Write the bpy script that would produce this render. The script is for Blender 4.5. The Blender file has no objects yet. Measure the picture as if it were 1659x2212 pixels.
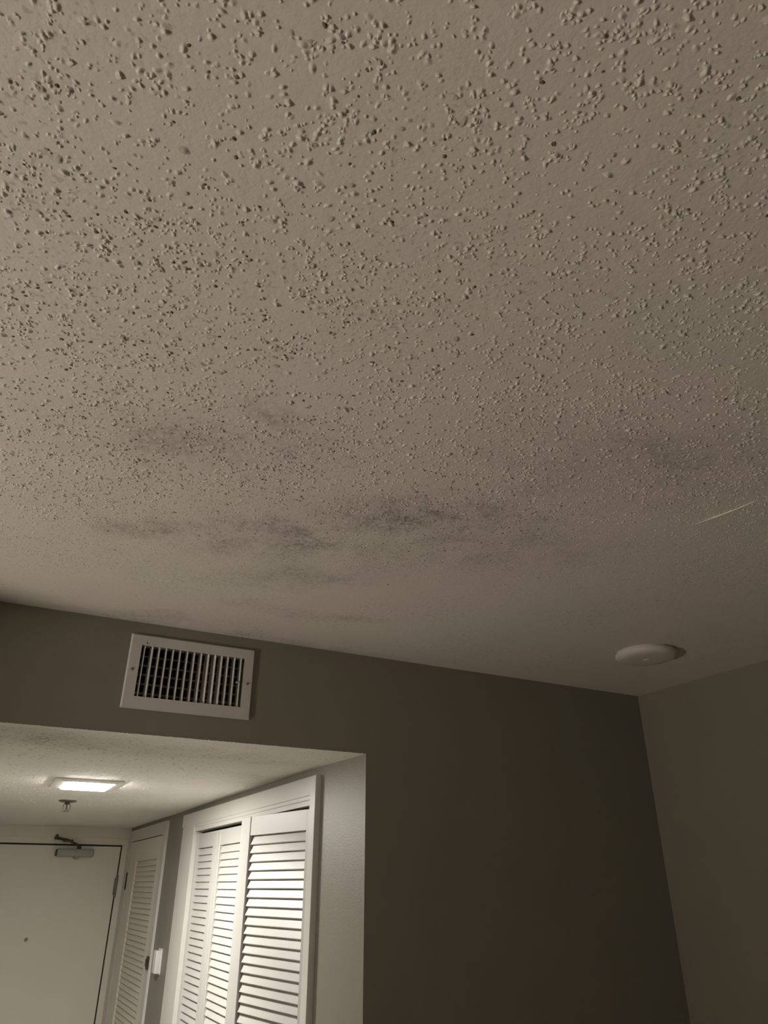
import bpy, bmesh, math, random
import numpy as np
from mathutils import Matrix, Vector

random.seed(7)
rng = np.random.default_rng(11)
sc = bpy.context.scene
COL = sc.collection

# ------------------------------------------------------------------ camera, world, light, exposure
CAM_Z = 1.78
YAW, PITCH, ROLL, FPX = 0.4830, 0.4800, 0.0014, 1549.57
cam = bpy.data.cameras.new('camera')
cam.sensor_fit = 'VERTICAL'
cam.sensor_height = 24.0
cam.lens = FPX / 2212.0 * 24.0
cam.clip_start = 0.02
cam_o = bpy.data.objects.new('camera', cam)
COL.objects.link(cam_o)
_cy, _sy, _cp, _sp = math.cos(YAW), math.sin(YAW), math.cos(PITCH), math.sin(PITCH)
_f = Vector((_sy * _cp, _cy * _cp, _sp))
_r = Vector((_cy, -_sy, 0.0))
_u = _r.cross(_f)
_cr, _sr = math.cos(ROLL), math.sin(ROLL)
_r, _u = _cr * _r + _sr * _u, -_sr * _r + _cr * _u
cam_o.matrix_world = Matrix(((_r.x, _u.x, -_f.x, 0), (_r.y, _u.y, -_f.y, 0), (_r.z, _u.z, -_f.z, CAM_Z), (0, 0, 0, 1)))
sc.camera = cam_o

world = bpy.data.worlds.new('world')
world.use_nodes = True
world.node_tree.nodes['Background'].inputs[0].default_value = (0.0, 0.0, 0.0, 1)
world.node_tree.nodes['Background'].inputs[1].default_value = 0.0
sc.world = world

HALL_LENS_STRENGTH = 200.0
HALL_LENS_COLOR = (1.0, 0.955, 0.87)
GLOBE_STRENGTH = 555.0
GLOBE_COLOR = (1.0, 0.882, 0.772)
BOWL_RIM = 0.035
GLOBE_POS = (-2.40, 1.00, 0.92)

sc.view_settings.view_transform = 'Standard'
sc.view_settings.look = 'None'
sc.view_settings.gamma = 1.0
sc.view_settings.use_curve_mapping = False
sc.view_settings.exposure = 0.0
sc.cycles.use_denoising = True
sc.cycles.max_bounces = 5
sc.cycles.diffuse_bounces = 4
sc.cycles.adaptive_threshold = 0.02
sc.cycles.glossy_bounces = 2
sc.cycles.caustics_reflective = False
sc.cycles.caustics_refractive = False

# ------------------------------------------------------------------ dimensions (metres; camera stands over the origin)
ZC = 2.45            # main ceiling
ZH = 2.1415          # hall ceiling
YB = 2.074           # face of the wall with the vent
XR = 2.230           # right wall
XO = 1.026           # right edge of the hall opening
XH = 1.011           # hall right wall
XHL = -0.27          # hall left wall
YE = 5.81            # hall end wall
XL, YF = -2.7, -2.6  # room left wall, room front wall


# ------------------------------------------------------------------ materials
def new_mat(name):
    m = bpy.data.materials.new(name)
    m.use_nodes = True
    nt = m.node_tree
    return m, nt, nt.nodes, nt.links, nt.nodes['Principled BSDF']


def simple(name, col, rough=0.5, metal=0.0, spec=0.5, bump=0.0, scale=200.0, var=0.0):
    m, nt, N, L, b = new_mat(name)
    b.inputs['Base Color'].default_value = (*col, 1)
    b.inputs['Roughness'].default_value = rough
    b.inputs['Metallic'].default_value = metal
    b.inputs['Specular IOR Level'].default_value = spec
    tc = N.new('ShaderNodeTexCoord')
    no = N.new('ShaderNodeTexNoise')
    no.inputs['Scale'].default_value = scale
    no.inputs['Detail'].default_value = 3
    L.new(tc.outputs['Object'], no.inputs['Vector'])
    if bump > 0:
        bp = N.new('ShaderNodeBump')
        bp.inputs['Strength'].default_value = bump
        bp.inputs['Distance'].default_value = 0.002
        L.new(no.outputs['Fac'], bp.inputs['Height'])
        L.new(bp.outputs['Normal'], b.inputs['Normal'])
    if var > 0:
        n2 = N.new('ShaderNodeTexNoise')
        n2.inputs['Scale'].default_value = 3.0
        n2.inputs['Detail'].default_value = 4
        L.new(tc.outputs['Object'], n2.inputs['Vector'])
        mx = N.new('ShaderNodeMix')
        mx.data_type = 'RGBA'
        mx.inputs[6].default_value = (*[c * (1 - var) for c in col], 1)
        mx.inputs[7].default_value = (*[min(1, c * (1 + var)) for c in col], 1)
        L.new(n2.outputs['Fac'], mx.inputs[0])
        L.new(mx.outputs[2], b.inputs['Base Color'])
    return m


def emit(name, col, strength):
    m, nt, N, L, b = new_mat(name)
    b.inputs['Base Color'].default_value = (0.8, 0.8, 0.8, 1)
    b.inputs['Emission Color'].default_value = (*col, 1)
    b.inputs['Emission Strength'].default_value = strength
    return m


def plaster(name, base, dirt, spots, speck, fine_bump, tint=0.018, dirt_amount=1.0):
    """Painted textured plaster; spots = smeared grey stains and darker bands (x, y, rx, ry, angle, strength) in metres."""
    m, nt, N, L, b = new_mat(name)
    b.inputs['Roughness'].default_value = 0.85
    b.inputs['Specular IOR Level'].default_value = 0.2
    tc = N.new('ShaderNodeTexCoord')

    def noise(scale, detail=4, rough=0.6, dist=0.0):
        n = N.new('ShaderNodeTexNoise')
        n.inputs['Scale'].default_value = scale
        n.inputs['Detail'].default_value = detail
        n.inputs['Roughness'].default_value = rough
        n.inputs['Distortion'].default_value = dist
        L.new(tc.outputs['Object'], n.inputs['Vector'])
        return n

    def remap(sock, a, c, lo=0.0, hi=1.0):
        r = N.new('ShaderNodeMapRange')
        r.interpolation_type = 'SMOOTHSTEP'
        r.inputs[1].default_value = a
        r.inputs[2].default_value = c
        r.inputs[3].default_value = lo
        r.inputs[4].default_value = hi
        L.new(sock, r.inputs[0])
        return r.outputs[0]

    def math2(op, a, c):
        n = N.new('ShaderNodeMath')
        n.operation = op
        for i, v in enumerate((a, c)):
            if hasattr(v, 'is_output'):
                L.new(v, n.inputs[i])
            else:
                n.inputs[i].default_value = v
        return n.outputs[0]

    # warped coordinates so that stain edges are ragged
    wn = noise(5.0, 3, 0.65)
    sub = N.new('ShaderNodeVectorMath')
    sub.operation = 'SUBTRACT'
    L.new(wn.outputs['Color'], sub.inputs[0])
    sub.inputs[1].default_value = (0.5, 0.5, 0.5)
    scl = N.new('ShaderNodeVectorMath')
    scl.operation = 'SCALE'
    L.new(sub.outputs[0], scl.inputs[0])
    scl.inputs['Scale'].default_value = 0.22
    add = N.new('ShaderNodeVectorMath')
    L.new(tc.outputs['Object'], add.inputs[0])
    L.new(scl.outputs[0], add.inputs[1])
    total = None
    for (x, y, rx, ry, ang, st) in spots:
        mp = N.new('ShaderNodeMapping')
        mp.vector_type = 'TEXTURE'
        mp.inputs['Location'].default_value = (x, y, spots_z)
        mp.inputs['Rotation'].default_value = (0, 0, math.radians(ang))
        mp.inputs['Scale'].default_value = (rx, ry, 1)
        L.new(add.outputs[0], mp.inputs['Vector'])
        g = N.new('ShaderNodeTexGradient')
        g.gradient_type = 'SPHERICAL'
        L.new(mp.outputs[0], g.inputs[0])
        v = math2('MULTIPLY', remap(g.outputs['Fac'], 0.0, 0.75), st)
        total = v if total is None else math2('ADD', total, v)
    streak = noise(9.0, 4, 0.7)
    if total is None:
        total = 0.0
    else:
        total = math2('MULTIPLY', total, remap(streak.outputs['Fac'], 0.34, 0.64, 0.3, 1.3))
        gr = noise(95.0, 2, 0.6)
        total = math2('MULTIPLY', total, remap(gr.outputs['Fac'], 0.36, 0.62, 0.55, 1.45))
    # fine specks of soiling
    sp = noise(190.0, 0, 0.5)
    spm = remap(sp.outputs['Fac'], 0.66, 0.74, 0, speck)
    area = noise(4.5, 1, 0.5)
    spm = math2('MULTIPLY', spm, remap(area.outputs['Fac'], 0.42, 0.62))
    fac = math2('MINIMUM', math2('MULTIPLY', math2('ADD', total, spm), dirt_amount), 0.92)
    # faintly uneven paint
    big = noise(2.2, 1, 0.5)
    mx0 = N.new('ShaderNodeMix')
    mx0.data_type = 'RGBA'
    mx0.inputs[6].default_value = (base[0] * (1 + tint), base[1] * (1 - 0.4 * tint), base[2] * (1 + 0.4 * tint), 1)
    mx0.inputs[7].default_value = (base[0] * (1 - tint), base[1] * (1 + 0.5 * tint), base[2] * (1 - 0.8 * tint), 1)
    L.new(remap(big.outputs['Fac'], 0.38, 0.62), mx0.inputs[0])
    mx = N.new('ShaderNodeMix')
    mx.data_type = 'RGBA'
    L.new(mx0.outputs[2], mx.inputs[6])
    mx.inputs[7].default_value = (*dirt, 1)
    L.new(fac, mx.inputs[0])
    L.new(mx.outputs[2], b.inputs['Base Color'])
    # fine relief
    fb = noise(210.0, 1, 0.6)
    fb2 = noise(75.0, 1, 0.5)
    h = math2('ADD', math2('MULTIPLY', fb.outputs['Fac'], 0.6), fb2.outputs['Fac'])
    bp = N.new('ShaderNodeBump')
    bp.inputs['Strength'].default_value = fine_bump
    bp.inputs['Distance'].default_value = 0.003
    L.new(h, bp.inputs['Height'])
    L.new(bp.outputs['Normal'], b.inputs['Normal'])
    return m


CEIL_BASE = (0.74, 0.70, 0.645)
CEIL_DIRT = (0.30, 0.275, 0.255)
spots_z = ZC
CEIL_SPOTS = [  # grey stains, plus darker patches along the back wall edge
    (0.2, 1.44, 0.16, 0.072, -22, 0.33), (0.44, 1.36, 0.32, 0.12, -28, 0.292),
    (0.64, 1.12, 0.26, 0.09, -30, 0.31), (0.82, 1.05, 0.22, 0.072, -25, 0.33),
    (0.84, 0.82, 0.36, 0.216, -25, 0.158), (1.02, 0.72, 0.26, 0.18, -20, 0.115),
    (0.58, 1.56, 0.3, 0.096, -22, 0.214), (0.72, 1.76, 0.34, 0.066, -10, 0.214),
    (0.95, 1.15, 0.36, 0.168, -30, 0.175), (0.3, 0.93, 0.1, 0.042, -15, 0.243),
    (0.2, 1.06, 0.24, 0.096, -20, 0.175), (0.32, 2, 0.16, 0.048, 0, 0.253),
    (0.62, 1.28, 0.55, 0.312, -28, 0.144), (0.2, 1.05, 0.4, 0.168, -20, 0.101), (0.6, 2.07, 0.8, 0.084, 0, 0.243),
]
M = {}
M['ceiling'] = plaster('ceiling_paint', CEIL_BASE, CEIL_DIRT, CEIL_SPOTS, 0.35, 0.20)
M['ceiling_soiled'] = plaster('soiled_texture', (0.50, 0.45, 0.40), (0.25, 0.22, 0.2), [], 0.6, 0.2)
M['ceiling_dark'] = plaster('sooty_texture', (0.17, 0.14, 0.115), (0.08, 0.07, 0.06), [], 0.6, 0.2)
spots_z = ZH
M['hall_ceiling'] = plaster('hall_ceiling_paint', (0.84, 0.82, 0.765), (0.40, 0.37, 0.34),
                            [(0.30, 2.30, 0.50, 0.20, 0, 0.20), (0.75, 2.35, 0.28, 0.16, 10, 0.16),
                             (0.05, 2.25, 0.28, 0.20, 0, 0.18), (0.85, 2.72, 0.2, 0.1, 20, 0.15)], 0.25, 0.25)
M['wall'] = simple('wall_paint', (0.250, 0.238, 0.197), 0.47, 0, 0.5, 0.22, 190.0, 0.025)
M['white'] = simple('white_trim_paint', (0.68, 0.667, 0.635), 0.38, 0, 0.5, 0.03, 90.0, 0.02)
M['louver'] = simple('white_louver_paint', (0.55, 0.541, 0.52), 0.42, 0, 0.4, 0.02, 60.0)
M['far_louver'] = simple('cream_louver_paint', (0.82, 0.785, 0.71), 0.5, 0, 0.35, 0.02, 60.0)
M['door'] = simple('cream_door_paint', (0.84, 0.80, 0.715), 0.45, 0, 0.4, 0.03, 120.0, 0.02)
M['vent'] = simple('white_enamel', (0.66, 0.65, 0.61), 0.42, 0, 0.5, 0.02, 80.0, 0.03)
M['vent_rear'] = simple('grey_enamel', (0.30, 0.30, 0.28), 0.5)
M['duct'] = simple('dark_duct_sheet', (0.02, 0.02, 0.02), 0.7)
M['screw'] = simple('dull_screw_metal', (0.30, 0.29, 0.27), 0.45, 0.6)
M['plastic'] = simple('white_plastic', (0.80, 0.79, 0.76), 0.4)
M['detector'] = simple('aged_white_plastic', (0.70, 0.66, 0.60), 0.5)
M['closer'] = simple('grey_cast_metal', (0.40, 0.41, 0.385), 0.5, 0.2)
M['dark_metal'] = simple('dark_bronze_metal', (0.075, 0.066, 0.05), 0.45, 0.5)
M['nickel'] = simple('dull_nickel', (0.22, 0.21, 0.18), 0.35, 0.85)
M['hinge'] = simple('painted_steel_hinge', (0.24, 0.235, 0.21), 0.45, 0.4)
M['track'] = simple('galvanised_track', (0.38, 0.38, 0.39), 0.4, 0.7)
M['floor'] = simple('beige_carpet', (0.36, 0.31, 0.25), 0.95, 0, 0.1, 0.6, 400.0, 0.06)
M['tile'] = simple('pale_tile', (0.80, 0.77, 0.71), 0.4, 0, 0.4, 0.02, 30.0, 0.05)
M['lens'] = emit('frosted_lens', HALL_LENS_COLOR, HALL_LENS_STRENGTH)
M['globe'] = emit('frosted_globe', GLOBE_COLOR, GLOBE_STRENGTH)
M['bowl'] = simple('white_bowl_enamel', (0.75, 0.72, 0.66), 0.5)
M['brass'] = simple('satin_brass', (0.45, 0.35, 0.18), 0.35, 0.9)
M['strand'] = simple('pale_cobweb', (0.95, 0.92, 0.86), 0.4)
M['gap_dark'] = simple('dark_gap_shade', (0.03, 0.027, 0.022), 0.8)  # near-black colour for the shade inside the entry door gap
M['glassbulb'] = simple('dark_red_bulb', (0.05, 0.03, 0.03), 0.2)


# ------------------------------------------------------------------ helpers
class MB:
    def __init__(self):
        self.v, self.f = [], []

    def add(self, vs, fs):
        o = len(self.v)
        self.v += [tuple(p) for p in vs]
        self.f += [tuple(i + o for i in f) for f in fs]
        return self

    def box(self, x0, x1, y0, y1, z0, z1):
        vs = [(x, y, z) for z in (z0, z1) for y in (y0, y1) for x in (x0, x1)]
        fs = [(0, 2, 3, 1), (4, 5, 7, 6), (0, 1, 5, 4), (2, 6, 7, 3), (0, 4, 6, 2), (1, 3, 7, 5)]
        return self.add(vs, fs)

    def prism(self, pts, axis, a, b):
        """closed polygon pts (2-D) swept along axis from a to b"""
        n = len(pts)

        def mk(p, t):
            return {'x': (t, p[0], p[1]), 'y': (p[0], t, p[1]), 'z': (p[0], p[1], t)}[axis]
        vs = [mk(p, a) for p in pts] + [mk(p, b) for p in pts]
        fs = [(i, (i + 1) % n, n + (i + 1) % n, n + i) for i in range(n)]
        fs += [tuple(range(n))[::-1], tuple(range(n, 2 * n))]
        return self.add(vs, fs)

    def lathe(self, prof, c, axis='z', seg=32):
        vs, fs = [], []
        for (r, h) in prof:
            for i in range(seg):
                a = 2 * math.pi * i / seg
                x, y = r * math.cos(a), r * math.sin(a)
                p = {'z': (x, y, h), 'y': (x, h, y), 'x': (h, x, y)}[axis]
                vs.append((c[0] + p[0], c[1] + p[1], c[2] + p[2]))
        for j in range(len(prof) - 1):
            for i in range(seg):
                k = (i + 1) % seg
                fs.append((j * seg + i, j * seg + k, (j + 1) * seg + k, (j + 1) * seg + i))
        fs.append(tuple(range(seg))[::-1])
        fs.append(tuple(range((len(prof) - 1) * seg, len(prof) * seg)))
        return self.add(vs, fs)

    def tube(self, pts, r, seg=8):
        pts = [Vector(p) for p in pts]
        rings = []
        up0 = Vector((0.12, 0.31, 0.94)).normalized()
        for i, p in enumerate(pts):
            d = (pts[min(i + 1, len(pts) - 1)] - pts[max(i - 1, 0)]).normalized()
            a = d.cross(up0)
            if a.length < 1e-3:
                a = d.cross(Vector((1, 0, 0)))
            a.normalize()
            c = d.cross(a)
            rr = r[i] if isinstance(r, (list, tuple)) else r
            rings.append([p + rr * (a * math.cos(2 * math.pi * k / seg) + c * math.sin(2 * math.pi * k / seg)) for k in range(seg)])
        vs = [q for ring in rings for q in ring]
        fs = [(j * seg + i, j * seg + (i + 1) % seg, (j + 1) * seg + (i + 1) % seg, (j + 1) * seg + i)
              for j in range(len(pts) - 1) for i in range(seg)]
        fs += [tuple(range(seg))[::-1], tuple(range((len(pts) - 1) * seg, len(pts) * seg))]
        return self.add(vs, fs)

    def mesh(self, name, mat, bevel=0.0, smooth=False, seg=2):
        me = bpy.data.meshes.new(name)
        me.from_pydata(self.v, [], self.f)
        bm = bmesh.new()
        bm.from_mesh(me)
        bmesh.ops.recalc_face_normals(bm, faces=bm.faces)
        if bevel > 0:
            ed = [e for e in bm.edges if e.is_manifold and e.calc_face_angle(0) > 0.5]
            bmesh.ops.bevel(bm, geom=ed, offset=bevel, segments=seg, profile=0.5, affect='EDGES', clamp_overlap=True)
        bm.to_mesh(me)
        bm.free()
        me.materials.append(M[mat])
        if smooth:
            for p in me.polygons:
                p.use_smooth = True
            me.set_sharp_from_angle(angle=math.radians(40))
        return me

    def build(self, name, mat, parent=None, bevel=0.0, smooth=False, seg=2):
        return link(name, self.mesh(name, mat, bevel, smooth, seg), parent)


def link(name, data, parent=None):
    o = bpy.data.objects.new(name, data)
    COL.objects.link(o)
    if parent is not None:
        o.parent = parent
    return o


def tag(o, label=None, cat=None, group=None, kind=None):
    if label:
        o['label'] = label
    if cat:
        o['category'] = cat
    if group:
        o['group'] = group
    if kind:
        o['kind'] = kind
    return o


def empty(name, loc=(0, 0, 0), rz=0.0, parent=None):
    o = bpy.data.objects.new(name, None)
    o.empty_display_size = 0.05
    COL.objects.link(o)
    o.location = loc
    o.rotation_euler = (0, 0, rz)
    if parent is not None:
        o.parent = parent
    return o


def struct(name, mb, mat, label, cat, bevel=0.0):
    return tag(mb.build(name, mat, None, bevel), label, cat, kind='structure')


def wall_grid(us, vs, holes, t0, t1, plane):
    """wall slab split on grid lines with rectangular holes; plane 'y': (u=x), plane 'x': (u=y)"""
    us = sorted(set(us + [h[0] for h in holes] + [h[1] for h in holes]))
    vs = sorted(set(vs + [h[2] for h in holes] + [h[3] for h in holes]))

    def solid(i, j):
        if i < 0 or j < 0 or i >= len(us) - 1 or j >= len(vs) - 1:
            return False
        cu, cv = (us[i] + us[i + 1]) / 2, (vs[j] + vs[j + 1]) / 2
        return not any(h[0] < cu < h[1] and h[2] < cv < h[3] for h in holes)
    mb = MB()
    idx = {}

    def P(i, j, k):
        key = (i, j, k)
        if key not in idx:
            t = (t0, t1)[k]
            idx[key] = len(mb.v)
            mb.v.append((us[i], t, vs[j]) if plane == 'y' else (t, us[i], vs[j]))
        return idx[key]
    for i in range(len(us) - 1):
        for j in range(len(vs) - 1):
            if not solid(i, j):
                continue
            for k in (0, 1):
                mb.f.append((P(i, j, k), P(i + 1, j, k), P(i + 1, j + 1, k), P(i, j + 1, k)))
            for (di, dj, a, b) in ((-1, 0, (i, j), (i, j + 1)), (1, 0, (i + 1, j), (i + 1, j + 1)),
                                   (0, -1, (i, j), (i + 1, j)), (0, 1, (i, j + 1), (i + 1, j + 1))):
                if not solid(i + di, j + dj):
                    mb.f.append((P(*a, 0), P(*b, 0), P(*b, 1), P(*a, 1)))
    return mb


# ------------------------------------------------------------------ the setting
VX0, VX1, VZ0, VZ1 = 0.3116, 0.6134, 2.2393, 2.3833      # louvred part of the vent
wall_back = struct('wall_back', wall_grid([XL, XR], [0, ZC], [(XHL, XO, -1, ZH), (VX0 - .004, VX1 + .004, VZ0 - .004, VZ1 + .004)],
                                          YB, YB + 0.11, 'y'), 'wall',
                   'grey-green painted wall with the hall opening and the vent', 'wall')
struct('wall_right', MB().box(XR, XR + .1, YF, YB + .11, 0, ZC), 'wall', 'grey painted wall at the right of the corner', 'wall')
struct('wall_left', MB().box(XL - .1, XL, YF, YB + .11, 0, ZC), 'wall', 'grey painted room wall beyond the left edge of the photo', 'wall')
struct('wall_front', MB().box(XL - .1, XR + .1, YF - .1, YF, 0, ZC), 'wall', 'grey painted room wall behind the camera', 'wall')
ceiling = struct('ceiling', MB().box(XL - .1, XR + .1, YF - .1, YB + .11, ZC, ZC + .1), 'ceiling',
                 'off-white textured main ceiling with grey smears and bumps', 'ceiling')
struct('floor', MB().box(XL - .1, XR + .1, YF - .1, YB, -.1, 0), 'floor', 'beige carpeted floor', 'floor')
struct('floor_hall', MB().box(XHL - .1, 1.75, YB, YE + .2, -.1, 0), 'tile', 'pale hall floor', 'floor')
hall_ceiling = struct('ceiling_hall', MB().box(XHL - .1, XO + 0.0, YB + .11, YE + .1, ZH, ZH + .08)
                      .box(XHL, XO, YB + .0005, YB + .11, ZH - .0005, ZH + .02), 'hall_ceiling',
                      'lower white ceiling of the entry hall with the square light', 'ceiling')
struct('wall_hall_left', MB().box(XHL - .1, XHL, YB + .11, YE + .1, 0, ZH), 'wall', 'grey hall wall opposite the louvred closets', 'wall')

C1Y0, C1Y1, C1Z = 2.440, 3.968, 2.024          # bifold closet opening
C2Y0, C2Y1, C2Z = 4.700, 5.670, 2.046          # far closet opening
hw = wall_grid([2.360, YE], [0, ZH], [(C1Y0 - .02, C1Y1 + .02, -1, C1Z + .012), (C2Y0, C2Y1, -1, C2Z)], XH, XH + .09, 'x')
hw.prism([(XO, YB + .001), (XO + .08, YB + .001), (XO + .08, 2.36), (XH, 2.36)], 'z', 0, ZH)
struct('wall_hall_right', hw, 'wall', 'grey hall wall that holds the louvred closet doors', 'wall')
struct('wall_left_return', MB().box(XL, -1.30, 1.465, YB, 0, ZC), 'wall', 'grey wall corner projecting left of the hall opening', 'wall')
# closets behind the doors
for nm, y0, y1, lb in (('wall_closet_near', 2.30, 4.00, 'inside of the closet behind the folding louvred doors'),
                       ('wall_closet_far', 4.62, 5.74, 'inside of the closet behind the far louvred door')):
    x0, x1 = XH + .09, 1.70
    mb = MB()
    mb.box(x1, x1 + .03, y0, y1, 0, ZH).box(x0, x1, y0 - .03, y0, 0, ZH).box(x0, x1, y1, y1 + .03, 0, ZH).box(x0, x1 + .03, y0 - .03, y1 + .03, ZH, ZH + .03)
    struct(nm, mb, 'wall', lb, 'wall')

# end wall with the entry door opening
DX0, DX1, DZ = 0.043, 0.953, 2.022
struct('wall_hall_end', wall_grid([XHL - .1, XH + .12], [0, ZH], [(DX0 - .05, DX1 + .047, -1, DZ + .05)], YE, YE + .12, 'y'),
       'door', 'cream wall around the entry door at the end of the hall', 'wall')
fr = empty('trim_entry_frame', (DX1, YE, 0))
tag(fr, 'cream steel frame around the entry door', 'door frame', kind='structure')
g = .0085


def child(mb, name, mat, parent, bevel=0.0, smooth=False, label=None, seg=2):
    """part built in world coordinates, stored relative to an unrotated parent"""
    px, py, pz = parent.location
    pp = parent.parent
    while pp is not None:
        px, py, pz = px + pp.location.x, py + pp.location.y, pz + pp.location.z
        pp = pp.parent
    mb.v = [(x - px, y - py, z - pz) for x, y, z in mb.v]
    o = mb.build(name, mat, parent, bevel, smooth, seg)
    if label:
        o['label'] = label
    return o


child(MB().box(DX1 + g, DX1 + .047, YE - .004, YE + .10, 0, DZ + g), 'jamb', 'door', fr, .001)
child(MB().box(DX0 - .05, DX0 - g, YE - .004, YE + .10, 0, DZ + g), 'jamb', 'door', fr, .001)
child(MB().box(DX0 - .05, DX1 + .047, YE - .004, YE + .10, DZ + g, DZ + .05), 'head', 'door', fr, .001)
child(MB().box(DX1 + .0003, DX1 + g - .0003, YE + .004, YE + .05, 0, DZ).box(DX0 - g + .0003, DX1 + g - .0003, YE + .004, YE + .05, DZ - .0017, DZ + g - .0003), 'gap_shade_strip', 'gap_dark', fr, 0, label='black strip painted as the shade in the door gap')  # black strip fills the gap so its shade reads as a dark line
child(MB().box(DX0 - g, DX1 + g, YE + .05, YE + .06, 0, DZ + g), 'gap_shade_backing', 'gap_dark', fr, 0, label='dark sheet painted as the shade behind the door gap')  # dark sheet behind the leaf, standing in for shade in the gap

# baseboards of the room
struct('baseboard_back', MB().box(XO, XR, YB - .014, YB, 0, .09), 'white', 'white baseboard along the grey wall', 'baseboard', .002)
struct('baseboard_right', MB().box(XR - .014, XR, YF, YB - .014, 0, .09), 'white', 'white baseboard along the right wall', 'baseboard', .002)


# ------------------------------------------------------------------ entry door with closer, hinge, peephole
door1 = tag(empty('door_1', (DX1, YE, 0)), 'cream entry door with overhead closer at the end of the hall', 'door', kind='structure')
child(MB().box(DX0, DX1, YE, YE + .042, .008, DZ - .002), 'door_leaf', 'door', door1, .0012)
child(MB().lathe([(.011, -.004), (.0115, -.002), (.0115, .002)], (.455, YE, 1.468), 'y', 20), 'peephole', 'nickel', door1, smooth=True,
      label='small round metal peephole')
for zc in (1.772, .90, .25):
    mb = MB().lathe([(.0055, -.070), (.0085, -.066), (.0085, .066), (.0055, .070)], (DX1 + .004, YE - .010, zc), 'z', 14)
    mb.box(DX1 - .010, DX1 + .014, YE - .0055, YE - .0042, zc - .052, zc + .052)
    child(mb, 'hinge', 'hinge', door1, smooth=True, label='grey steel door hinge')
cl = child(MB().box(.532, .772, YE - .052, YE - .001, 1.951, 1.999), 'door_closer', 'closer', door1, .010, True,
           'grey metal door closer body', 3)


def sub(mb, name, mat, parent, root, bevel=0.0, smooth=False):
    px, py, pz = root.location
    mb.v = [(x - px, y - py, z - pz) for x, y, z in mb.v]
    return mb.build(name, mat, parent, bevel, smooth)


sub(MB().box(.528, .560, YE - .0505, YE - .004, 1.9535, 1.9965), 'end_cap', 'dark_metal', cl, door1, .006, True)
sub(MB().lathe([(.026, .0), (.022, -.006), (.008, -.018)], (.664, YE - .028, 1.9525), 'z', 16), 'spindle_nut', 'closer', cl, door1, smooth=True)
sub(MB().lathe([(.014, 0), (.014, .014), (.009, .020)], (.674, YE - .028, 1.998), 'z', 16), 'spindle', 'dark_metal', cl, door1, smooth=True)
sub(MB().tube([(.676, YE - .03, 2.014), (.655, YE - .034, 2.026), (.612, YE - .040, 2.044)], [.0085, .0075, .0075], 10), 'arm', 'dark_metal', cl, door1, smooth=True)
sub(MB().box(.560, .626, YE - .050, YE - .036, 2.040, 2.056), 'arm_sleeve', 'dark_metal', cl, door1, .003)
sub(MB().tube([(.60, YE - .040, 2.050), (.545, YE - .030, 2.060), (.518, YE - .018, 2.066)], [.009, .009, .010], 10), 'fore_arm', 'dark_metal', cl, door1, smooth=True)
sub(MB().box(.506, .540, YE - .020, YE - .0042, 2.056, 2.073).box(.514, .528, YE - .016, YE - .0042, 2.073, 2.088), 'arm_bracket', 'dark_metal', cl, door1, .003)


# ------------------------------------------------------------------ louvred doors
PITCH_S = 0.029
SLAT_DY, SLAT_DZ = 0.0118, 0.0312


def slat_mesh(name, w, mat):
    d = Vector((SLAT_DY, SLAT_DZ)).normalized()
    n = Vector((-d.y, d.x))
    hl, ht = math.hypot(SLAT_DY, SLAT_DZ) / 2, .0032
    pts = []
    for (a, b) in ((-hl + .0016, -ht), (hl - .0016, -ht), (hl, -ht * .4), (hl, ht * .4), (hl - .0016, ht), (-hl + .0016, ht), (-hl, ht * .4), (-hl, -ht * .4)):
        p = d * a + n * b
        pts.append((p.x, p.y))
    return MB().prism(pts, 'x', 0, w).mesh(name, mat, 0, False)


THK = 0.028


def louver_panel(parent, w, z0, z1, st_l, st_r, top, rail_recess=.0015, mat='louver', names=('stile', 'rail', 'slat')):
    """panel in local axes: x along the width, y into the closet, z up"""
    lo = .006
    MB().box(0, st_l, 0, THK, z0, z1).build(names[0], mat, parent, .0018, seg=1)
    MB().box(w - st_r, w, 0, THK, z0, z1).build(names[0], mat, parent, .0018, seg=1)
    zb, zm = z0 + .20, z0 + .93
    x0, x1 = st_l + .0008, w - st_r - .0008
    for (a, b) in ((z1 - top, z1), (zm - .045, zm + .045), (z0, zb)):
        MB().box(x0, x1, rail_recess, THK - rail_recess, a, b).build(names[1], mat, parent, .0012, seg=1)
    me = slat_mesh('slat', x1 - x0 + .0012, mat)
    z = z1 - top - .5 * PITCH_S - .0020
    while z > zb + .01:
        if abs(z - zm) > .045 + .012:
            o = link(names[2], me, parent)
            o.location = (x0 - .0006, THK / 2 - .0005, z)
        z -= PITCH_S


def add_hinge(parent, name, x, y, z0, z1, r=.0042):
    mb = MB().lathe([(r * .7, z0), (r, z0 + .002), (r, z1 - .002), (r * .7, z1)], (x, y, 0), 'z', 10)
    mb.box(x - .009, x + .009, y + .001, y + .0035, z0 + .006, z1 - .006)
    return mb.build(name, 'dark_metal', parent, 0, True)


# far folding pair, shut: panels 1 and 2
XLF = 1.0095
ZT = 2.007
d2 = tag(empty('door_2', (XLF, 3.9635, 0), -math.pi / 2), 'white louvred folding closet door pair, shut flat beside the far jamb', 'closet door', kind='structure')
l1 = empty('door_panel', (0, 0, 0), 0, d2)
louver_panel(l1, .3775, .012, ZT, .048, .056, .065)
l2 = empty('door_panel', (.3787, 0, 0), 0, d2)
louver_panel(l2, .415, .012, ZT, .054, .052, .065)
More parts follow.
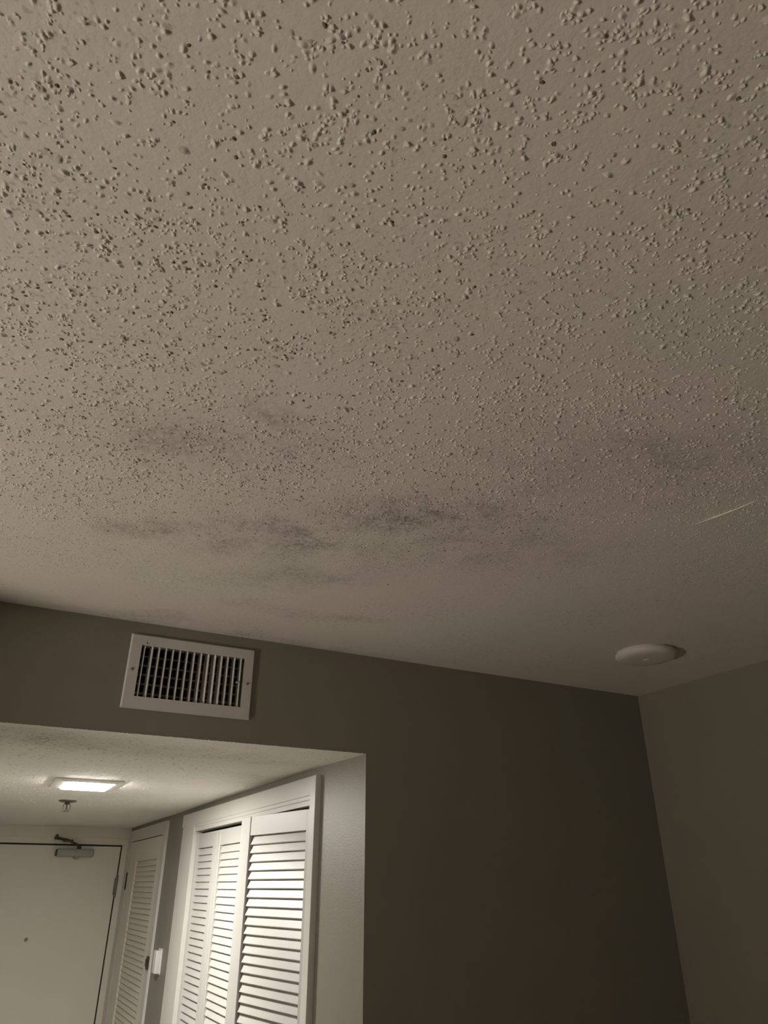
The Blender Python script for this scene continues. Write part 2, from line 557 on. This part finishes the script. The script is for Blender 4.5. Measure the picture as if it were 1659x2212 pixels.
# near folding pair, ajar: panel 4 swung into the hall and panel 3 folding back behind it
NP, FP = Vector((1.0095, 2.455)), Vector((.9195, 2.942))
ang4 = math.atan2((NP - FP).y, (NP - FP).x)
w4 = (NP - FP).length
d3 = tag(empty('door_3', (FP.x, FP.y, 0), ang4), 'white louvred folding closet door pair, ajar and pushed into the hall', 'closet door', kind='structure')
l4 = empty('door_panel', (0, 0, 0), 0, d3)
louver_panel(l4, w4, .012, 2.0135, .073, .030, .067, .002)
BP = Vector((1.036, 3.165))
FP3 = FP + Vector((.012, .0045))
ang3 = math.atan2((FP3 - BP).y, (FP3 - BP).x)
R = Matrix.Rotation(-ang4, 2)
loc3 = R @ (BP - FP)
l3 = empty('door_panel', (loc3.x, loc3.y, 0), ang3 - ang4, d3)
louver_panel(l3, (FP3 - BP).length - .006, .012, 2.004, .045, .045, .066)
for zc in (1.90, 1.0, .2):
    add_hinge(d3, 'hinge', -.0035, .010, zc - .052, zc + .052)

# far closet: single louvred door
d4 = tag(empty('door_4', (1.0005, 5.664, 0), -math.pi / 2), 'narrow-looking white louvred closet door next to the entry door', 'closet door', kind='structure')
louver_panel(d4, .957, .012, 2.042, .225, .085, .122, mat='far_louver')
for zc in (1.805, .85, .25):
    add_hinge(d4, 'hinge', -.006, -.003, zc - .052, zc + .052, .0055)
MB().box(.995, 1.035, -.012, .002, 1.377, 1.436).box(1.000, 1.028, -.017, -.012, 1.39, 1.424).build('latch_plate', 'dark_metal', d4, .001)

# ------------------------------------------------------------------ closet casings
XC = 0.9905
t1 = tag(empty('trim_1', (XC, 2.382, 0)), 'white casing around the folding louvred closet doors', 'door casing', kind='structure')
child(MB().box(XC, XH + .001, 2.382, 4.212, 2.052, 2.1135), 'head_casing', 'white', t1, .0015)
child(MB().box(XC + .003, XH + .001, 2.430, 3.952, 2.0385, 2.0545), 'head_bead', 'white', t1, .0015)
child(MB().box(XC + .006, XH + .03, 2.430, 3.952, 2.021, 2.039), 'head_stop', 'white', t1, .0015)
child(MB().box(XC, XH + .001, 2.382, 2.430, 0, 2.0545), 'side_casing', 'white', t1, .0015)
child(MB().box(XH + .0015, XH + .085, 2.421, 2.439, 0, 2.033), 'side_jamb', 'white', t1)
child(MB().box(XC, XH + .001, 3.953, 4.117, 0, 2.0545), 'side_casing', 'white', t1, .0015)
child(MB().box(XC + .006, XH + .001, 4.117, 4.212, 0, 2.0545), 'back_band', 'white', t1, .0015)
child(MB().box(XH + .0015, XH + .085, 3.953, 3.987, 0, 2.033), 'side_jamb', 'white', t1)
child(MB().box(XH + .031, XH + .065, 2.444, 3.952, 2.0215, 2.033), 'door_track', 'track', t1, label='grey metal door track')

t2 = tag(empty('trim_2', (1.0, 4.62, 0)), 'white casing around the far louvred closet door', 'door casing', kind='structure')
child(MB().box(.998, XH + .001, 4.622, 5.805, 2.047, 2.117), 'head_casing', 'white', t2, .0015)
child(MB().box(.998, XH + .001, 4.622, 4.702, 0, 2.047), 'side_casing', 'white', t2, .0015)
child(MB().box(.998, XH + .001, 5.672, 5.803, 0, 2.047), 'side_casing', 'white', t2, .0015)

# ------------------------------------------------------------------ air vent
vent = tag(empty('air_vent', (.462, YB, VZ0)), 'white wall vent with upright blades under the ceiling', 'air vent')
OX0, OX1, OZ0, OZ1 = 0.280, 0.644, 2.2065, 2.4145
fm = MB()
o_ = [(OX0, OZ0), (OX1, OZ0), (OX1, OZ1), (OX0, OZ1)]
i_ = [(VX0, VZ0), (VX1, VZ0), (VX1, VZ1), (VX0, VZ1)]
fv = [(x, YB - .001, z) for x, z in o_] + [(x + (.004 if x < .46 else -.004), YB - .008, z + (.004 if z < 2.3 else -.004)) for x, z in o_] \
    + [(x, YB - .0085, z) for x, z in i_] + [(x, YB + .020, z) for x, z in i_]
ff = []
for a in range(3):
    for k in range(4):
        ff.append((a * 4 + k, a * 4 + (k + 1) % 4, (a + 1) * 4 + (k + 1) % 4, (a + 1) * 4 + k))
fm.add(fv, ff)
child(fm, 'frame', 'vent', vent)
child(MB().box(VX0 - .003, VX1 + .003, YB + .108, YB + .110, VZ0 - .003, VZ1 + .003)
      .box(VX0 - .003, VX0 - .001, YB + .021, YB + .109, VZ0 - .003, VZ1 + .003).box(VX1 + .001, VX1 + .003, YB + .021, YB + .109, VZ0 - .003, VZ1 + .003)
      .box(VX0 - .003, VX1 + .003, YB + .021, YB + .109, VZ0 - .003, VZ0 - .001).box(VX0 - .003, VX1 + .003, YB + .021, YB + .109, VZ1 + .001, VZ1 + .003),
      'duct', 'duct', vent, label='dark duct behind the blades')
rots = [1, 13, 7, 4, 3, 3, 6, 8, 13, 22, 22, 18, 8, 10, 7]
prof = [(-.0011, -.012), (.0011, -.012), (.0017, -.004), (.0015, .004), (.0006, .012), (-.0006, .012), (-.0015, .004), (-.0017, -.004)]
bl_me = MB().prism(prof, 'z', .0005, VZ1 - VZ0 - .0005).mesh('blade', 'vent')
x_first, x_last = VX0 + .0092, VX1 - .0115
for k, rr in enumerate(rots):
    o = link('blade', bl_me, vent)
    x = x_first + (x_last - x_first) * k / 14
    o.location = (x - .462, .0045, 0)
    o.rotation_euler = (0, 0, math.radians(rr))
rprof = [(-.009, -.0010), (-.009, .0006), (0, .0016), (.009, .0006), (.009, -.0010)]
rb_me = MB().prism(rprof, 'x', VX0 - .462 + .0005, VX1 - .462 - .0005).mesh('rear_blade', 'vent_rear')
for k in range(5):
    o = link('rear_blade', rb_me, vent)
    o.location = (0, .031, .018 + k * .0262)
    o.rotation_euler = (math.radians(28), 0, 0)
for (sx, sz) in ((.2945, 2.3125), (.6270, 2.3100)):
    child(MB().lathe([(.0042, -.0078), (.0040, -.0098), (.0024, -.0108)], (sx, YB, sz), 'y', 14), 'screw', 'screw', vent, smooth=True)
child(MB().lathe([(.0012, -.0012), (.0042, -.0006), (.0045, .0016), (.0020, .0034)], (.5945, YB - .010, 2.3085), 'z', 10), 'white_blob', 'vent', vent, smooth=True)  # small white blob on the blades

child(MB().lathe([(.0022, -.0081), (.0018, -.0088), (.0006, -.0091)], (.3245, YB, 2.3905), 'y', 9).lathe([(.0016, -.0081), (.001, -.0087)], (.3290, YB, 2.3895), 'y', 8), 'grime_spot', 'dark_metal', vent, label='spot of grime on the frame')

# ------------------------------------------------------------------ hall ceiling light, sprinkler, detector, wall box
LX0, LX1, LY0, LY1 = .280, .452, 3.125, 3.365
hl = tag(empty('ceiling_light', ((LX0 + LX1) / 2, (LY0 + LY1) / 2, ZH)), 'square lit ceiling light with white frame in the hall', 'ceiling light')
ox0, ox1, oy0, oy1 = .2375, .486, 3.105, 3.415
o_ = [(ox0, oy0), (ox1, oy0), (ox1, oy1), (ox0, oy1)]
i_ = [(LX0 - .003, LY0 - .003), (LX1 + .003, LY0 - .003), (LX1 + .003, LY1 + .003), (LX0 - .003, LY1 + .003)]
fv = [(x, y, ZH - .0005) for x, y in o_] + [(x, y, ZH - .006) for x, y in o_] + [(x, y, ZH - .013) for x, y in i_] + [(x, y, ZH - .001) for x, y in i_]
child(MB().add(fv, ff), 'frame', 'plastic', hl)
child(MB().box(LX0, LX1, LY0, LY1, ZH - .0165, ZH - .002), 'lens', 'lens', hl, .004, label='glowing white lens')

sp_ = tag(empty('fire_sprinkler', (.375, 3.99, ZH)), 'small metal fire sprinkler hanging from the hall ceiling', 'sprinkler')
c = (.375, 3.99, ZH)
child(MB().lathe([(.041, -.0002), (.041, -.003), (.034, -.008), (.018, -.010)], c, 'z', 28), 'escutcheon', 'nickel', sp_, smooth=True)
child(MB().lathe([(.011, -.009), (.011, -.017), (.007, -.019)], c, 'z', 14), 'neck', 'dark_metal', sp_, smooth=True)
for s in (-1, 1):
    child(MB().tube([(c[0] + s * .010, c[1], ZH - .014), (c[0] + s * .0155, c[1], ZH - .024), (c[0] + s * .0145, c[1], ZH - .035), (c[0] + s * .004, c[1], ZH - .046)],
                    .0022, 8), 'yoke_arm', 'nickel', sp_, smooth=True)
child(MB().lathe([(.0028, -.019), (.0028, -.042)], c, 'z', 10), 'bulb', 'glassbulb', sp_, smooth=True)
child(MB().lathe([(.006, -.042), (.006, -.047), (.0155, -.049), (.0155, -.0505)], c, 'z', 20), 'deflector', 'nickel', sp_, smooth=True)

det = tag(empty('smoke_detector', (1.800, 1.612, ZC)), 'round white low smoke detector on the ceiling near the corner', 'smoke detector')
child(MB().lathe([(.090, -.0002), (.090, -.005), (.095, -.0065), (.095, -.014), (.091, -.020), (.080, -.0245), (.055, -.027), (.0, -.027)], (1.800, 1.612, ZC), 'z', 56),
      'cover', 'detector', det, smooth=True)
child(MB().lathe([(.012, -.0265), (.012, -.0285), (.009, -.0295)], (1.80, 1.612, ZC), 'z', 20), 'test_button', 'detector', det, smooth=True)

wb = tag(empty('wall_box', (XH, 4.432, 1.375)), 'small white plastic box on the hall wall between the closets', 'wall box')
child(MB().box(.980, XH - .004, 4.400, 4.470, 1.376, 1.478), 'cover', 'plastic', wb, .003, True)
child(MB().box(XH - .005, XH, 4.396, 4.474, 1.372, 1.486), 'back_plate', 'plastic', wb, .0012)

# ------------------------------------------------------------------ floor lamp that lights the room (left of the frame)
gx, gy, gz = GLOBE_POS
lamp = tag(empty('floor_lamp', (gx, gy, 0)), 'brass uplighter floor lamp with an open bowl, left of the view', 'floor lamp')
child(MB().lathe([(.15, 0), (.15, .018), (.13, .026), (.02, .034)], (gx, gy, 0), 'z', 40), 'base', 'brass', lamp, smooth=True)
child(MB().lathe([(.011, .03), (.011, gz - .125)], (gx, gy, 0), 'z', 16), 'pole', 'brass', lamp, smooth=True)
bw = [(.012, -.128), (.06, -.118), (.12, -.085), (.17, -.030), (.215, BOWL_RIM), (.212, BOWL_RIM), (.165, -.026), (.115, -.079), (.055, -.111), (.012, -.116)]
child(MB().lathe(bw, GLOBE_POS, 'z', 40), 'bowl', 'bowl', lamp, smooth=True, label='white metal uplighter bowl')
child(MB().lathe([(.020, -.115), (.020, -.070)], GLOBE_POS, 'z', 20), 'socket', 'plastic', lamp, smooth=True)
gp = [(.08 * math.sin(t), -.08 * math.cos(t)) for t in np.linspace(.3, math.pi - .02, 13)]
child(MB().lathe(gp, GLOBE_POS, 'z', 24), 'bulb', 'globe', lamp, smooth=True, label='frosted glowing bulb')

# ------------------------------------------------------------------ pale strand across the ceiling
st = MB().tube([(1.196, .884, ZC - .0012), (1.204, .838, ZC - .0022), (1.213, .795, ZC - .0018), (1.220, .752, ZC - .0010)], [.0005, .0014, .0012, .0005], 6)
tag(st.build('cobweb_strand', 'strand', None, 0, True), 'thin pale cobweb strand on the ceiling at the right', 'cobweb')


# ------------------------------------------------------------------ sprayed bumps of the ceilings (uncountable)
def value_noise(x, y, scale, seed):
    r = np.random.default_rng(seed).random((64, 64))
    u, v = x * scale + 20, y * scale + 20
    i, j = np.floor(u).astype(int), np.floor(v).astype(int)
    a, b = u - i, v - j
    a, b = a * a * (3 - 2 * a), b * b * (3 - 2 * b)
    i0, j0, i1, j1 = i % 64, j % 64, (i + 1) % 64, (j + 1) % 64
    return (r[i0, j0] * (1 - a) + r[i1, j0] * a) * (1 - b) + (r[i0, j1] * (1 - a) + r[i1, j1] * a) * b


def blobs(cx, cy, rad, hgt, elong, ang, z, mat_idx, seg=7):
    """soft-edged drops of texture compound: bell-shaped, with an irregular outline"""
    n = len(cx)
    th = np.linspace(0, 2 * np.pi, seg, endpoint=False)
    wob = 1 + 0.30 * (rng.random((n, seg)) - .5) + 0.22 * np.sin(2 * th[None, :] + rng.random((n, 1)) * 6.28) * rng.random((n, 1))
    rings = ((1.0, -.01), (.80, .07), (.58, .32), (.36, .72), (.16, .96))
    nr = len(rings)
    nv = nr * seg + 1
    verts = np.zeros((n, nv, 3))
    lean = rad[:, None] * .22 * rng.normal(size=(n, 2))
    for k, (fr_, fz) in enumerate(rings):
        lx = rad[:, None] * wob * fr_ * np.cos(th)[None, :] * elong[:, None]
        ly = rad[:, None] * wob * fr_ * np.sin(th)[None, :]
        verts[:, k * seg:(k + 1) * seg, 0] = cx[:, None] + lx * np.cos(ang)[:, None] - ly * np.sin(ang)[:, None] + lean[:, :1] * max(fz, 0)
        verts[:, k * seg:(k + 1) * seg, 1] = cy[:, None] + lx * np.sin(ang)[:, None] + ly * np.cos(ang)[:, None] + lean[:, 1:] * max(fz, 0)
        verts[:, k * seg:(k + 1) * seg, 2] = z - hgt[:, None] * fz
    verts[:, -1, 0] = cx + lean[:, 0]
    verts[:, -1, 1] = cy + lean[:, 1]
    verts[:, -1, 2] = z - hgt
    fq = []
    for k in range(nr - 1):
        for i in range(seg):
            j = (i + 1) % seg
            fq.append((k * seg + i, (k + 1) * seg + i, (k + 1) * seg + j, k * seg + j))
    ft = [((nr - 1) * seg + i, nr * seg, (nr - 1) * seg + (i + 1) % seg) for i in range(seg)]
    fq, ft = np.array(fq), np.array(ft)
    off = (np.arange(n) * nv)[:, None, None]
    loops = np.concatenate([(fq[None] + off).reshape(n, -1), (ft[None] + off).reshape(n, -1)], axis=1).ravel()
    per = np.array([4] * len(fq) + [3] * len(ft))
    tot = np.tile(per, n)
    starts = np.concatenate([[0], np.cumsum(tot)[:-1]])
    return verts.reshape(-1, 3), loops, starts, np.repeat(mat_idx, len(per))


def blob_mesh(name, parts, mats):
    me = bpy.data.meshes.new(name)
    V, Lp, S, MI = parts
    me.vertices.add(len(V))
    me.vertices.foreach_set('co', V.ravel())
    me.loops.add(len(Lp))
    me.loops.foreach_set('vertex_index', Lp.astype(np.int32))
    me.polygons.add(len(S))
    me.polygons.foreach_set('loop_start', S.astype(np.int32))
    for mname in mats:
        me.materials.append(M[mname])
    me.polygons.foreach_set('material_index', MI.astype(np.int32))
    me.polygons.foreach_set('use_smooth', np.ones(len(S), dtype=bool))
    me.update(calc_edges=True)
    me.validate()
    return me


N0 = 98000
x = rng.uniform(-.55, 2.15, N0)
y = rng.uniform(-.30, 2.03, N0)
inside = (y > .40 - .52 * (x + .13) - .32) & (y > .15 + .62 * (x - .45) - .35)
x, y = x[inside], y[inside]
gfield = y + .42 * x + .24 * (value_noise(x, y, 3.0, 3) - .5)
dens = np.clip((1.86 - gfield) / .40, 0, 1) * .97 + .03
clump = value_noise(x, y, 22, 5) * .5 + value_noise(x, y, 60, 6) * .5
right_thin = np.clip(1.05 - .25 * np.clip(x - .5, 0, 2), .6, 1)
keep = rng.random(len(x)) < dens * np.clip((clump - .10) * 1.5, .22, 1) * right_thin
x, y, gk = x[keep], y[keep], gfield[keep]
# some drops run together into short chains
nch = int(len(x) * .18)
pick = rng.integers(0, len(x), nch)
ca = rng.uniform(0, 6.28, nch)
cd = rng.uniform(.0030, .0060, nch)
x = np.concatenate([x, x[pick] + cd * np.cos(ca)])
y = np.concatenate([y, y[pick] + cd * np.sin(ca)])
gk = np.concatenate([gk, gk[pick]])
n = len(x)
rad = np.clip(np.exp(rng.normal(math.log(.0028), .25, n)), .0015, .0048)
smooth_zone = np.clip((gk - 1.25) / .5, 0, 1)
rad *= 1 - .30 * smooth_zone
hgt = rad * rng.uniform(.28, .72, n) * (1 - .40 * smooth_zone)
elong = rng.uniform(1.0, 1.6, n)
ang = rng.uniform(0, 3.14, n)
soil = .02 + .22 * np.exp(-(((x - .10) / .42) ** 2 + ((y - 1.08) / .33) ** 2)) + .16 * np.exp(-(((x - .62) / .3) ** 2 + ((y - 1.12) / .2) ** 2))
soil += .10 * np.exp(-(((x - .15) / .5) ** 2 + ((y - .70) / .3) ** 2))
soil *= .3 + 1.4 * value_noise(x, y, 8, 9)
rr = rng.random(n)
mi = np.where(rr < soil * .25, 2, np.where(rr < soil * .7, 1, 0))
rad = np.where(mi == 2, np.clip(rad * .75, .0012, .0024), rad)
hgt = np.where(mi == 2, rad * .6, hgt)
tb = link('texture_bumps', blob_mesh('texture_bumps', blobs(x, y, rad, hgt, elong, ang, ZC, mi), ['ceiling', 'ceiling_soiled', 'ceiling_dark']), ceiling)
tb['kind'] = 'stuff'
tb['label'] = 'sprayed bumps of the textured ceiling'

# hall ceiling: lower relief, plus ragged paint along the edge of the opening
nh = 2600
hx, hy = rng.uniform(XHL + .01, XH - .01, nh), YB + .02 + (rng.random(nh) ** 1.6) * 2.2
hr = rng.uniform(.0025, .0060, nh)
ne = 260
ex = rng.uniform(XHL + .01, XO - .01, ne)
hx = np.concatenate([hx, ex])
hy = np.concatenate([hy, np.full(ne, YB) + rng.uniform(-.0012, .002, ne)])
hr = np.concatenate([hr, rng.uniform(.0010, .0030, ne)])
hh = hr * .35
he = rng.uniform(1, 2, len(hx))
hb = link('texture_bumps', blob_mesh('hall_texture_bumps', blobs(hx, hy, hr, hh, he, rng.uniform(0, 3.14, len(hx)), ZH, np.zeros(len(hx), int), 7), ['hall_ceiling']), hall_ceiling)
hb['kind'] = 'stuff'
hb['label'] = 'low bumps of the hall ceiling'
